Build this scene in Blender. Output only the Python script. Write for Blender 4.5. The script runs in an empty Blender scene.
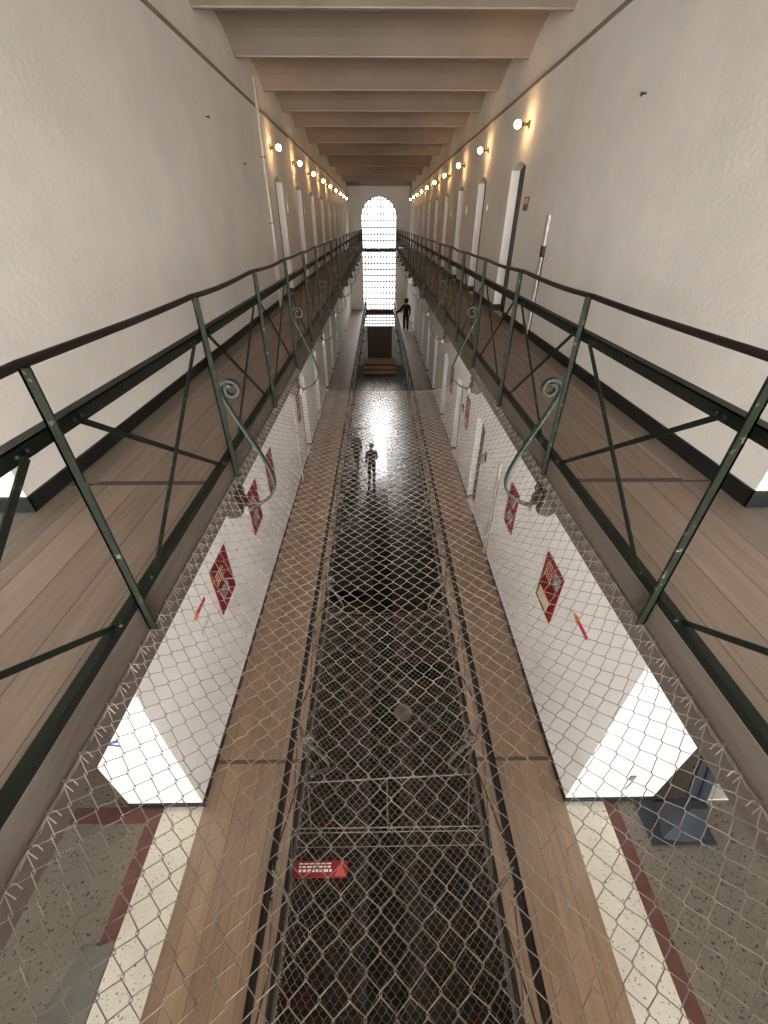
import bpy, bmesh, math, random
from mathutils import Vector, Matrix
random.seed(7)
PI = math.pi
scene = bpy.context.scene
COL = scene.collection

# ------------------------------------------------------------------ dimensions (metres, camera at the origin)
ZU, ZL, ZG = -1.265, -5.17, -9.05            # upper gallery, lower gallery, ground floor
XL, XR = -1.93, 1.995                        # wall faces
XLU = -1.85                                  # left wall face on the upper level
UL, UR = -1.0, 1.15                          # upper gallery edges
LL, LR = -0.905, 1.08                        # lower gallery edges
YE = 32.5                                    # far wall
YC = 1.82                                    # where the cell walls begin
YN = -0.35                                   # near end of the well
YB = -5.0                                    # rear wall
ZC = 1.76                                    # springing of the ceiling vaults

# ------------------------------------------------------------------ mesh builder
class MB:
    def __init__(self):
        self.v, self.f = [], []
    def add(self, vs, fs):
        b = len(self.v)
        self.v += [tuple(p) for p in vs]
        self.f += [tuple(b + i for i in f) for f in fs]
        return self
    def box(self, x0, x1, y0, y1, z0, z1):
        vs = [(x, y, z) for x in (x0, x1) for y in (y0, y1) for z in (z0, z1)]
        return self.add(vs, [(0,1,3,2),(4,6,7,5),(0,4,5,1),(2,3,7,6),(0,2,6,4),(1,5,7,3)])
    def bar(self, a, b, w, t, side=(1,0,0)):
        """flat bar from a to b; t measured along side, w across it"""
        a, b = Vector(a), Vector(b); d = (b-a).normalized()
        s = Vector(side); s = (s - d*s.dot(d)).normalized(); u = d.cross(s)
        vs = []
        for p in (a, b):
            for i, j in ((-1,-1),(1,-1),(1,1),(-1,1)):
                vs.append(p + s*(t/2*i) + u*(w/2*j))
        return self.add(vs, [(0,1,2,3),(7,6,5,4),(0,4,5,1),(1,5,6,2),(2,6,7,3),(3,7,4,0)])
    def tube(self, pts, r, n=8, caps=True, ry=None):
        pts = [Vector(p) for p in pts]; m = len(pts)
        rs = r if isinstance(r, (list, tuple)) else [r]*m
        up = Vector((0,0,1)); vs = []
        for i, p in enumerate(pts):
            d = (pts[min(i+1,m-1)] - pts[max(i-1,0)]).normalized()
            ref = up if abs(d.dot(up)) < .95 else Vector((1,0,0))
            s = d.cross(ref).normalized(); u = s.cross(d)
            k = 1 if ry is None else ry/rs[i]
            for j in range(n):
                a = 2*PI*j/n
                vs.append(p + s*(rs[i]*math.cos(a)) + u*(rs[i]*k*math.sin(a)))
        fs = [(i*n+j, i*n+(j+1)%n, (i+1)*n+(j+1)%n, (i+1)*n+j) for i in range(m-1) for j in range(n)]
        if caps:
            fs += [tuple(reversed(range(n))), tuple((m-1)*n+j for j in range(n))]
        return self.add(vs, fs)
    def prism(self, poly, axis, a, b):
        """poly of 2-D points extruded along axis from a to b; x: (y,z)  y: (x,z)  z: (x,y)"""
        def P(p, t):
            return {'x': (t, p[0], p[1]), 'y': (p[0], t, p[1]), 'z': (p[0], p[1], t)}[axis]
        n = len(poly)
        vs = [P(p, a) for p in poly] + [P(p, b) for p in poly]
        fs = [tuple(range(n)), tuple(reversed(range(n, 2*n)))]
        fs += [(i, (i+1) % n, n+(i+1) % n, n+i) for i in range(n)]
        return self.add(vs, fs)
    def ball(self, c, r, n=10, m=6, sc=(1,1,1)):
        vs, fs = [], []
        for i in range(m+1):
            t = PI*i/m
            for j in range(n):
                a = 2*PI*j/n
                vs.append((c[0]+r*sc[0]*math.sin(t)*math.cos(a), c[1]+r*sc[1]*math.sin(t)*math.sin(a), c[2]+r*sc[2]*math.cos(t)))
        for i in range(m):
            for j in range(n):
                fs.append((i*n+j, (i+1)*n+j, (i+1)*n+(j+1)%n, i*n+(j+1)%n))
        return self.add(vs, fs)
    def build(self, name, mat, parent=None, smooth=False, loc=(0,0,0)):
        me = bpy.data.meshes.new(name)
        me.from_pydata(self.v, [], self.f); me.update()
        bm = bmesh.new(); bm.from_mesh(me)
        bmesh.ops.remove_doubles(bm, verts=bm.verts, dist=1e-6)
        bmesh.ops.recalc_face_normals(bm, faces=bm.faces)
        bm.to_mesh(me); bm.free()
        if smooth:
            me.polygons.foreach_set('use_smooth', [True]*len(me.polygons))
        me.materials.append(mat)
        o = bpy.data.objects.new(name, me); COL.objects.link(o)
        o.location = loc
        if parent: o.parent = parent
        return o

def tag(o, label=None, cat=None, group=None, kind=None):
    if label: o['label'] = label
    if cat: o['category'] = cat
    if group: o['group'] = group
    if kind: o['kind'] = kind
    return o
def thing(name, label, cat, loc=(0,0,0), group=None):
    o = bpy.data.objects.new(name, None); COL.objects.link(o); o.location = loc
    o.empty_display_size = .1
    return tag(o, label, cat, group)
def struct(o, label=None, cat=None):
    return tag(o, label, cat, None, 'structure')
def dup(root, loc, label, group=None):
    r = root.copy(); COL.objects.link(r); r.location = loc; r['label'] = label
    if group: r['group'] = group
    for ch in list(root.children):
        c = ch.copy(); COL.objects.link(c); c.parent = r
        for g in list(ch.children):
            d = g.copy(); COL.objects.link(d); d.parent = c
    return r

# ------------------------------------------------------------------ materials
def srgb(r, g, b):
    f = lambda c: c/12.92 if c <= .04045 else ((c+.055)/1.055)**2.4
    return (f(r/255), f(g/255), f(b/255), 1)
class NT:
    def __init__(self, name):
        self.m = bpy.data.materials.new(name); self.m.use_nodes = True
        self.t = self.m.node_tree; self.n = self.t.nodes; self.l = self.t.links
        self.b = self.n['Principled BSDF']
        self.geo = self.n.new('ShaderNodeNewGeometry')
    def pos(self, sx=1, sy=1, sz=1):
        m = self.n.new('ShaderNodeMapping'); m.inputs['Scale'].default_value = (sx, sy, sz)
        tc = self.n.new('ShaderNodeTexCoord')
        self.l.new(tc.outputs['Object'], m.inputs['Vector']); return m.outputs['Vector']
    def noise(self, vec, scale, detail=4, rough=.6, dist=0):
        t = self.n.new('ShaderNodeTexNoise'); t.inputs['Scale'].default_value = scale
        t.inputs['Detail'].default_value = detail; t.inputs['Roughness'].default_value = rough
        t.inputs['Distortion'].default_value = dist
        self.l.new(vec, t.inputs['Vector']); return t.outputs['Fac']
    def voronoi(self, vec, scale):
        t = self.n.new('ShaderNodeTexVoronoi'); t.inputs['Scale'].default_value = scale
        self.l.new(vec, t.inputs['Vector']); return t
    def ramp(self, fac, stops):
        r = self.n.new('ShaderNodeValToRGB'); e = r.color_ramp.elements
        while len(e) < len(stops): e.new(.5)
        for i, (p, c) in enumerate(stops):
            e[i].position = p; e[i].color = c
        self.l.new(fac, r.inputs['Fac']); return r.outputs['Color']
    def mix(self, fac, a, b, mode='MIX'):
        x = self.n.new('ShaderNodeMix'); x.data_type = 'RGBA'; x.blend_type = mode
        for s, val in ((0, fac), (6, a), (7, b)):
            if hasattr(val, 'is_linked') or isinstance(val, bpy.types.NodeSocket): self.l.new(val, x.inputs[s])
            else: x.inputs[s].default_value = val
        return x.outputs[2]
    def math(self, op, a, b=0, c=0):
        x = self.n.new('ShaderNodeMath'); x.operation = op
        for i, val in enumerate((a, b, c)):
            if isinstance(val, bpy.types.NodeSocket): self.l.new(val, x.inputs[i])
            else: x.inputs[i].default_value = val
        return x.outputs[0]
    def sep(self, vec):
        s = self.n.new('ShaderNodeSeparateXYZ'); self.l.new(vec, s.inputs[0]); return s.outputs
    def bump(self, h, strength=.3, dist=.01):
        b = self.n.new('ShaderNodeBump'); b.inputs['Strength'].default_value = strength
        b.inputs['Distance'].default_value = dist
        self.l.new(h, b.inputs['Height']); self.l.new(b.outputs['Normal'], self.b.inputs['Normal'])
    def fin(self, col, rough=.8, metal=0, spec=.4):
        if isinstance(col, bpy.types.NodeSocket): self.l.new(col, self.b.inputs['Base Color'])
        else: self.b.inputs['Base Color'].default_value = col
        if isinstance(rough, bpy.types.NodeSocket): self.l.new(rough, self.b.inputs['Roughness'])
        else: self.b.inputs['Roughness'].default_value = rough
        self.b.inputs['Metallic'].default_value = metal
        self.b.inputs['Specular IOR Level'].default_value = spec
        return self.m

def mottled(name, c1, c2, scale=3, rough=.85, bump=.15, bscale=40, metal=0, spec=.3, bdist=.006):
    k = NT(name); v = k.pos()
    col = k.ramp(k.noise(v, scale, 5), [(.35, c1), (.65, c2)])
    if bump: k.bump(k.noise(v, bscale, 5), bump, bdist)
    return k.fin(col, rough, metal, spec)

def worn(name, base, chip, amount=.62, rough=.5):
    k = NT(name); v = k.pos()
    f = k.ramp(k.noise(v, 22, 6, .7), [(amount, (0,0,0,1)), (amount+.06, (1,1,1,1))])
    b = k.ramp(k.noise(v, 6, 4), [(.3, base), (.7, tuple(min(1, c*1.45) for c in base[:3])+(1,))])
    k.bump(k.noise(v, 60, 4), .25, .002)
    return k.fin(k.mix(f, b, chip), rough+.12, 0, .22)

def planks(name, dark, light, seam, width, seam0, seamP, rough=.6, spec=.35, seamw=.02):
    """boards running along Y with a joint every seamP metres"""
    k = NT(name); v = k.pos()
    s = k.sep(v)
    xs = k.math('DIVIDE', s[0], width)
    idx = k.math('FLOOR', xs); fr = k.math('FRACT', xs)
    ys = k.math('DIVIDE', k.math('SUBTRACT', s[1], seam0), seamP)
    bay = k.math('FLOOR', ys)
    wn = k.n.new('ShaderNodeTexWhiteNoise'); wn.noise_dimensions = '2D'
    cb = k.n.new('ShaderNodeCombineXYZ'); k.l.new(idx, cb.inputs[0]); k.l.new(bay, cb.inputs[1])
    k.l.new(cb.outputs[0], wn.inputs['Vector'])
    grain = k.noise(k.pos(28, 1.2, 8), 1.0, 6, .65, .6)
    blot = k.noise(k.pos(3, 1.1, 1), 1.0, 3)
    g = k.math('ADD', k.math('MULTIPLY', grain, .65), k.math('MULTIPLY', wn.outputs['Value'], .22))
    g = k.math('ADD', g, k.math('MULTIPLY', blot, .25))
    col = k.ramp(g, [(.3, dark), (.85, light)])
    e1 = k.math('LESS_THAN', fr, .028)
    fy = k.math('MULTIPLY', k.math('FRACT', ys), seamP)
    e2 = k.math('LESS_THAN', fy, seamw)
    col = k.mix(k.math('MULTIPLY', e1, .75), col, seam)
    col = k.mix(k.math('MULTIPLY', e2, .85), col, seam)
    k.bump(k.math('SUBTRACT', grain, k.math('MULTIPLY', k.math('MAXIMUM', e1, e2), 1.5)), .25, .004)
    return k.fin(col, rough, 0, spec)

M = {}
M['plaster'] = mottled('plaster', srgb(220,215,207), srgb(232,227,219), 1.3, .9, .22, 26, spec=.2, bdist=.012)
M['plaster_low'] = mottled('white_plaster', srgb(228,224,220), srgb(238,235,231), 1.5, .88, .15, 26, spec=.2, bdist=.01)
M['ceiling'] = mottled('ceiling_plaster', srgb(132,120,107), srgb(144,131,117), 1.2, .9, .1, 20, spec=.2)  # darker than its whitish paint: the dim light is in the colour
M['wood_up'] = planks('upper_boards', srgb(110,96,84), srgb(154,137,122), srgb(60,50,44), .178, 2.08, 4.7, .62, .3, .045)
M['wood_edge'] = planks('grey_edge_board', srgb(98,90,78), srgb(134,122,108), srgb(50,44,38), 5, 2.08, 4.7, .7, .3, .02)
M['wood_low'] = planks('lower_boards', srgb(112,90,72), srgb(174,143,114), srgb(62,49,39), .2, 2.23, 4.7, .33, .7, .045)
M['fascia'] = planks('weathered_beam', srgb(76,68,62), srgb(120,109,100), srgb(54,48,43), 9, 3.3, 11.0, .8, .2, .01)
M['joist'] = mottled('dark_joist_timber', srgb(52,44,38), srgb(76,64,55), 5, .85, .3, 30)
M['green'] = worn('dark_green_paint', srgb(15,21,15), srgb(76,82,70), .66, .42)
M['greenpost'] = worn('green_post_paint', srgb(21,27,19), srgb(92,95,82), .59, .45)
M['teal'] = worn('pale_green_paint', srgb(50,60,54), srgb(104,112,104), .6, .5)
M['greybar'] = worn('pale_grey_paint', srgb(92,90,83), srgb(160,154,145), .57, .5)
M['railbrown'] = worn('dark_brown_rail_paint', srgb(38,33,28), srgb(120,112,100), .64, .45)
M['greyrail'] = worn('grey_rail_paint', srgb(58,55,50), srgb(150,144,134), .57, .5)
M['handrail'] = worn('brown_handrail_paint', srgb(30,23,22), srgb(80,64,58), .66, .35)
M['black'] = mottled('black_base_paint', srgb(14,17,17), srgb(26,30,30), 4, .45, .1, 30, spec=.5)
M['wire'] = mottled('galvanised_wire', srgb(134,124,115), srgb(174,163,151), 9, .5, 0, metal=.35, spec=.5)
M['wire_low'] = mottled('galvanised_wire_lower', srgb(128,116,107), srgb(166,153,142), 9, .5, 0, metal=.35, spec=.5)
M['steel'] = mottled('grey_steel', srgb(120,112,104), srgb(160,150,140), 12, .45, .1, 40, metal=.5)
M['door'] = mottled('dark_cell_door', srgb(30,28,27), srgb(46,42,40), 3, .5, .1, 20)
M['pipe'] = mottled('painted_pipe', srgb(192,184,172), srgb(206,198,187), 4, .5, 0)
M['plate'] = mottled('white_enamel', srgb(236,234,228), srgb(244,242,236), 4, .35, 0, spec=.5)
M['brass'] = mottled('dull_brass', srgb(96,72,44), srgb(130,100,62), 9, .4, 0, metal=.7)
M['red'] = mottled('dark_red_board', srgb(112,20,28), srgb(126,26,33), 6, .5, 0)
M['redsign'] = mottled('bright_red_board', srgb(140,28,34), srgb(158,38,40), 6, .45, 0)
M['arrowred'] = mottled('arrow_red', srgb(176,20,44), srgb(190,28,48), 6, .5, 0)
M['emblem'] = mottled('emblem_red', srgb(196,84,70), srgb(206,96,80), 6, .5, 0)
M['orange'] = mottled('arrow_orange', srgb(222,120,38), srgb(232,138,48), 6, .5, 0)
M['blue'] = mottled('blue_paint', srgb(36,92,150), srgb(52,108,168), 6, .5, 0)
M['cream'] = mottled('cream_paper', srgb(206,188,150), srgb(220,204,168), 8, .7, 0)
M['lilac'] = mottled('pale_lilac_paper', srgb(206,206,220), srgb(216,216,228), 8, .7, 0)
M['photo'] = mottled('grey_photo_print', srgb(54,46,48), srgb(196,186,180), 22, .6, 0)
M['slate'] = mottled('slate_blue_metal', srgb(44,50,58), srgb(52,58,66), 3, .45, .05, 40, spec=.4)
M['darkslate'] = mottled('dark_slate', srgb(36,42,52), srgb(46,52,62), 3, .5, 0)
M['step'] = mottled('tan_stone_step', srgb(206,178,138), srgb(222,194,154), 5, .5, .1, 30)
M['oak_and_shade'] = mottled('brown_wood_and_riser_shade', srgb(78,60,46), srgb(98,76,58), 5, .5, .1, 20)  # door and frame wood, also the shaded tone of the step risers
M['white_tread'] = mottled('pale_marble', srgb(200,196,186), srgb(216,212,202), 5, .5, .1, 30)

def terrazzo(name, base, dark, light, sc, dens, rough=.5):
    k = NT(name); v = k.pos()
    n1 = k.ramp(k.noise(v, sc, 3, .6), [(dens-.03, dark), (dens, base)])
    f2 = k.ramp(k.noise(k.pos(1.3,1.3,1.3), sc*1.7, 3, .6), [(.62, (0,0,0,1)), (.66, (1,1,1,1))])
    col = k.mix(k.math('MULTIPLY', k.sep(f2)[0], .55), n1, light)
    blot = k.ramp(k.noise(v, 1.6, 3), [(.3, (.82,.82,.82,1)), (.7, (1.1,1.1,1.1,1))])
    col = k.mix(1.0, col, blot, 'MULTIPLY')
    return k.fin(col, rough, 0, .4)
M['terrazzo'] = terrazzo('grey_terrazzo', srgb(124,116,104), srgb(58,52,46), srgb(158,150,136), 34, .4)
M['terrazzo_white'] = terrazzo('white_terrazzo', srgb(226,220,204), srgb(110,100,88), srgb(236,232,220), 40, .37)
M['terrazzo_red'] = mottled('red_terrazzo', srgb(98,64,58), srgb(112,74,67), 9, .5, 0)
M['patch'] = mottled('grey_cement_patch', srgb(104,102,94), srgb(120,117,108), 6, .7, .1, 30)

def ground():
    k = NT('wet_stone_floor'); v = k.pos()
    base = k.ramp(k.noise(v, 2.2, 5, .65), [(.35, srgb(40,31,25)), (.62, srgb(72,56,46))])
    red = k.ramp(k.noise(k.pos(1,1.3,1), 3.4, 2, .5), [(.60, (0,0,0,1)), (.66, (1,1,1,1))])
    col = k.mix(k.math('MULTIPLY', k.sep(red)[0], .7), base, srgb(96,34,32))
    s = k.sep(v)
    fx = k.math('FRACT', k.math('DIVIDE', s[0], .62)); fy = k.math('FRACT', k.math('DIVIDE', s[1], .62))
    e = k.math('MAXIMUM', k.math('LESS_THAN', fx, .025), k.math('LESS_THAN', fy, .025))
    col = k.mix(k.math('MULTIPLY', e, .6), col, srgb(24,18,15))
    h = k.math('ADD', k.noise(k.pos(9, 4.5, 1), 1.0, 3, .6, .4), k.math('MULTIPLY', e, -.5))
    k.bump(h, .75, .024)
    return k.fin(col, .25, 0, 1.0)
M['ground'] = ground()
M['strip'] = mottled('polished_dark_strip', srgb(16,14,14), srgb(24,21,20), 3, .17, .08, 12, spec=.6)
M['inlay'] = mottled('pale_stone_inlay', srgb(150,136,120), srgb(176,160,142), 5, .5, 0)

def glass():
    k = NT('window_glass')
    tr = k.n.new('ShaderNodeBsdfTransparent'); gl = k.n.new('ShaderNodeBsdfGlossy')
    gl.inputs['Roughness'].default_value = .02
    fr = k.n.new('ShaderNodeFresnel'); fr.inputs['IOR'].default_value = 1.35
    mx = k.n.new('ShaderNodeMixShader')
    k.l.new(fr.outputs[0], mx.inputs[0]); k.l.new(tr.outputs[0], mx.inputs[1]); k.l.new(gl.outputs[0], mx.inputs[2])
    k.l.new(mx.outputs[0], k.n['Material Output'].inputs['Surface'])
    return k.m
M['glass'] = glass()
def glow(name, col, strength):
    k = NT(name); k.b.inputs['Base Color'].default_value = col
    k.b.inputs['Emission Color'].default_value = col; k.b.inputs['Emission Strength'].default_value = strength
    return k.m
M['bulb'] = glow('lit_bulb', (1.0, .60, .27, 1), 60)

# ------------------------------------------------------------------ walls
DU_R = [7.52 + 2.45*i for i in range(10)]    # doorways, upper right, and so on
DU_L = [9.80 + 2.36*i for i in range(9)]
DL_R = [7.52 + 2.45*i for i in range(10)]
DL_L = [10.25 + 2.45*i for i in range(9)]
DW = .72
def storey(mb, xa, xb, z0, z1, doors, floor, htop):
    """a strip of wall between two heights with arched doorways"""
    y = YC
    for d in doors:
        a, b = d-DW/2, d+DW/2
        mb.box(xa, xb, y, a, z0, z1)
        if floor > z0: mb.box(xa, xb, a, b, z0, floor)
        arc = [(a + (b-a)*i/10, htop-.065+.065*math.sin(PI*i/10)) for i in range(11)]
        mb.prism([(a, z1)] + arc + [(b, z1)], 'x', xa, xb)
        y = b
    mb.box(xa, xb, y, YE, z0, z1)
w = MB(); storey(w, XLU-.40, XLU, ZU-.3, 2.1, DU_L, ZU, ZU+1.95); struct(w.build('wall_left', M['plaster']))
w = MB(); storey(w, XR, XR+.32, ZU-.3, 2.1, DU_R, ZU, ZU+1.95); struct(w.build('wall_right', M['plaster']))
def lower(mb, xa, xb, doors):
    storey(mb, xa, xb, ZL-.35, ZU-.3, doors, ZL, ZL+2.02)
    mb.box(xa, xb, YC, YE, ZG, ZL-.35)
w = MB(); lower(w, XL-.32, XL, DL_L); struct(w.build('wall_left_lower', M['plaster_low']))
w = MB(); lower(w, XR, XR+.32, DL_R); struct(w.build('wall_right_lower', M['plaster_low']))

# piers at the head of the cell blocks and the stair hall behind the camera
XP, XQ = -2.72, 2.95
for z0, z1, mt, sfx in ((ZU-.3, 2.1, 'plaster', ''), (ZG, ZU-.3, 'plaster_low', '_lower')):
    struct(MB().box(XP, XL-.32, YC, 5.0, z0, z1).build('wall_pier_left'+sfx, M[mt]))
    struct(MB().box(XR+.32, XQ, YC, 5.0, z0, z1).build('wall_pier_right'+sfx, M[mt]))
    struct(MB().box(-6.2, XP-1.0, YC+.1, 2.3, z0, z1).box(-6.2, XP, 4.6, 4.8, z0, z1).build('wall_passage_left'+sfx, M[mt]))
    struct(MB().box(XQ+.88, 6.2, YC+.1, 2.3, z0, z1).box(XQ, 6.2, 4.6, 4.8, z0, z1).build('wall_passage_right'+sfx, M[mt]))
struct(MB().box(-6.4, -6.2, YB-.3, 4.8, ZG-.2, 2.1).build('wall_hall_left', M['plaster']))
struct(MB().box(6.2, 6.4, YB-.3, 4.8, ZG-.2, 2.1).build('wall_hall_right', M['plaster']))

# rear wall with three unseen windows, one per storey, sized for the daylight they give
RW = 2.6
RWIN = [(ZU+.1, ZU+2.1), (ZL+.3, ZL+1.85), (ZG+1.9, ZG+2.4)]
w = MB()
zs = [ZG-.2] + [z for ab in reversed(RWIN) for z in ab] + [2.1]
for i in range(0, len(zs)-1):
    if i % 2 == 0: w.box(-6.2, 6.2, YB-.3, YB, zs[i], zs[i+1])
    else:
        w.box(-6.2, -RW, YB-.3, YB, zs[i], zs[i+1]); w.box(RW, 6.2, YB-.3, YB, zs[i], zs[i+1])
struct(w.build('wall_rear', M['plaster']))

# far wall: arched window, tall window below it, door with fanlight at the bottom
wx0, wx1 = -1.08, 1.20
wc, wr = (wx0+wx1)/2, (wx1-wx0)/2
zsp = .25; ztop = zsp+wr*.95
arc = [(wc+wr*math.cos(PI*(1-i/24)), zsp+(ztop-zsp)*math.sin(PI*i/24)) for i in range(25)]
w = MB()
T0, T1 = YE, YE+.4
lx, rx = XL-.32, XR+.32
w.prism([(lx, 2.1), (lx, -1.45), (wx0, -1.45)] + arc + [(wx1, -1.45), (rx, -1.45), (rx, 2.1)], 'y', T0, T1)
w.box(lx, rx, T0-.15, T1, -1.62, -1.45)
w.box(lx, wx0, T0, T1, ZL-.27, -1.62); w.box(wx1, rx, T0, T1, ZL-.27, -1.62)
w.box(lx, rx, T0, T1, ZL-.27, ZL+.02)
w.box(lx, wx0, T0, T1, ZG+2.75, ZL-.27); w.box(wx1, rx, T0, T1, ZG+2.75, ZL-.27)
dx0, dx1 = -.85, .98
w.box(lx, dx0, T0, T1, ZG, ZG+2.75); w.box(dx1, rx, T0, T1, ZG, ZG+2.75); w.box(dx0, dx1, T0, T1, ZG, ZG+.5)
struct(w.build('wall_far', M['plaster']))

struct(MB().box(XL-.1, XR+.1, YE-.2, YE-.15, -1.62, -1.46).box(LL, LR, YE-.06, YE, ZL-.25, ZL+.0).build('trim_far', M['joist']))

def window(n, outline, bars_x, bars_z, y, zlim, fw=.07, glaze=True):
    """outline: polygon in (x,z); bars as lists; zlim(x) gives the top of a vertical bar"""
    p = struct(bpy.data.objects.new('window_%d' % n, None)); COL.objects.link(p); p.location = (0, y, 0)
    f = MB()
    m = len(outline)
    for i in range(m):
        a, b = outline[i], outline[(i+1) % m]
        f.bar((a[0], 0, a[1]), (b[0], 0, b[1]), fw, fw, (0,1,0))
    f.build('frame', M['green'], p)
    g = MB(); zmin = min(q[1] for q in outline)
    for x in bars_x: g.bar((x, 0, zmin), (x, 0, zlim(x)), .065, .05, (0,1,0))
    for z in bars_z:
        xs = [x for x in [wx0 + (wx1-wx0)*i/200 for i in range(201)] if zlim(x) >= z] if n < 4 else None
        x0, x1 = (xs[0], xs[-1]) if xs else (min(q[0] for q in outline), max(q[0] for q in outline))
        g.bar((x0, 0, z), (x1, 0, z), .065, .05, (0,1,0))
    g.build('glazing_bars', M['green'], p)
    if glaze: MB().add([(q[0], .02, q[1]) for q in outline], [tuple(range(m))]).build('pane', M['glass'], p)
    return p
def arch_top(x):
    t = max(-1, min(1, (x-wc)/wr)); return zsp+(ztop-zsp)*math.sqrt(max(0, 1-t*t))
nb = 11
bx = [wx0+(wx1-wx0)*i/nb for i in range(1, nb)]
window(1, [(wx0, -1.45)] + arc + [(wx1, -1.45)], bx, [ZU+.25+.36*i for i in range(7)], YE+.15, arch_top)
window(2, [(wx0, ZL+.02), (wx0, -1.62), (wx1, -1.62), (wx1, ZL+.02)], bx, [ZL+.35+.36*i for i in range(9)], YE+.15, lambda x: -1.62)
window(3, [(wx0, ZG+2.75), (wx0, ZL-.27), (wx1, ZL-.27), (wx1, ZG+2.75)], bx, [ZG+2.95+.2*i for i in range(4)], YE+.15, lambda x: ZL-.27)
for i, (a, b) in enumerate(RWIN):
    window(4+i, [(-RW, a), (-RW, b), (RW, b), (RW, a)], [-RW+RW*2*k/6 for k in range(1, 6)], [a+(b-a)*k/4 for k in range(1, 4)], YB-.15, lambda x, b=b: b)

# ground-floor double door and steps
d = struct(bpy.data.objects.new('door_1', None)); COL.objects.link(d); d.location = (0, YE+.05, ZG+.5)
h = 2.25
MB().box(dx0, dx0+.1, 0, .12, 0, h).box(dx1-.1, dx1, 0, .12, 0, h).box(dx0, dx1, 0, .12, h-.1, h).box(dx0, dx1, .09, .12, 0, h).build('frame', M['oak_and_shade'], d)
cxm = (dx0+dx1)/2
for s in (-1, 1):
    a, b = (dx0+.1, cxm-.003) if s < 0 else (cxm+.003, dx1-.1)
    lf = MB().box(a, b, .03, .08, 0, h-.1).box(a+.12, b-.12, .01, .03, .15, .8).box(a+.12, b-.12, .01, .03, 1.0, 1.95).build('leaf', M['oak_and_shade'], d)
    MB().bar((cxm+s*.06, -.03, .9), (cxm+s*.06, -.03, 1.15), .03, .03, (0,1,0)).build('handle', M['brass'], lf)
st = thing('stone_steps', 'three broad tan stone steps below the far ground floor door', 'steps', (0, 0, ZG))
for i in range(3):
    MB().box(-1.15, 1.18, 29.95+.62*i, YE-.002, .168*i, .168*(i+1)-.03).build('riser', M['oak_and_shade'], st)  # dark brown fronts: shade away from the window is put into the colour
    MB().box(-1.17, 1.20, 29.92+.62*i, YE-.002 if i == 2 else 29.95+.62*(i+1), .168*(i+1)-.03, .168*(i+1)).build('tread', M['step'], st)

# cell doors set back in the doorways
def cell_doors(n0, ys, side, zf, height):
    x = XR if side > 0 else (XLU if zf == ZU else XL)
    for i, y in enumerate(ys):
        o = struct(bpy.data.objects.new('door_%d' % (n0+i), None)); COL.objects.link(o); o.location = (x+side*.125, y, zf)
        a, b = sorted((0, side*.05))
        lf = MB().box(a, b, -DW/2+.004, DW/2-.004, .0, height).build('leaf', M['door'], o)
        fx = -side*.012
        MB().box(min(0, fx), max(0, fx), -.11, .11, 1.35, 1.58).build('hatch', M['black'], lf)
        MB().box(min(0, fx*2), max(0, fx*2), -.3, -.12, .95, 1.0).build('bolt', M['steel'], lf)
cell_doors(2, DU_L, -1, ZU, 1.94); cell_doors(20, DU_R, 1, ZU, 1.94)
cell_doors(40, DL_L, -1, ZL, 2.0); cell_doors(60, DL_R, 1, ZL, 2.0)

# baseboards
def baseboard(name, x, side, doors, z, h, pierx):
    mb = MB(); y = YC-.012; t = .014
    a, b = sorted((x, x-side*t))
    for d in doors:
        mb.box(a, b, y, d-DW/2, z, z+h); y = d+DW/2
        c, e = sorted((x, x+side*.12))
        mb.box(c, e, d+DW/2-.012, d+DW/2, z, z+h)
    mb.box(a, b, y, YE, z, z+h)
    a, b = sorted((x-side*t, pierx)); mb.box(a, b, YC-.014, YC, z, z+h)
    struct(mb.build(name, M['black']))
baseboard('baseboard_left', XLU, -1, DU_L, ZU, .09, XP); baseboard('baseboard_right', XR, 1, DU_R, ZU, .10, XQ)
baseboard('baseboard_left_lower', XL, -1, DL_L, ZL, .07, XP); baseboard('baseboard_right_lower', XR, 1, DL_R, ZL, .07, XQ)
# thin cornice line on each wall
struct(MB().box(XLU, XLU+.022, YC, YE, 1.415, 1.442).build('trim_left', M['ceiling']))
struct(MB().box(XR-.022, XR, YC, YE, 1.405, 1.432).build('trim_right', M['ceiling']))

# ceiling: shallow vaults between beams
mb = MB(); prof = []
edges = [1.65, 3.2, 4.75, 6.3, 7.8, 9.45, 11.0, 12.57, 14.9, 17.3, 20.6, 24.1, 27.5, 30.9, 34.3]
for y, y2 in zip(edges, edges[1:]):
    prof += [(y-.03, ZC-.012), (y+.03, ZC-.012)]
    P = y2-y; rise = .21 if P < 2 else .27
    for i in range(13):
        t = i/12; prof.append((y+.035+(P-.07)*t, ZC+rise*math.sin(PI*t)))
prof = [p for p in prof if p[0] < YE] + [(YE, ZC+.2)]
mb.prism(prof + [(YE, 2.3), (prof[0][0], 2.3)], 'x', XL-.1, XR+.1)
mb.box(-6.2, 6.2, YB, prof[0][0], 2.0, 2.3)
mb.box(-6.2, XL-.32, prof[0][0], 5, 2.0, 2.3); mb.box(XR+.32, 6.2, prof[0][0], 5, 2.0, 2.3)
struct(mb.build('ceiling', M['ceiling']))

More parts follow.
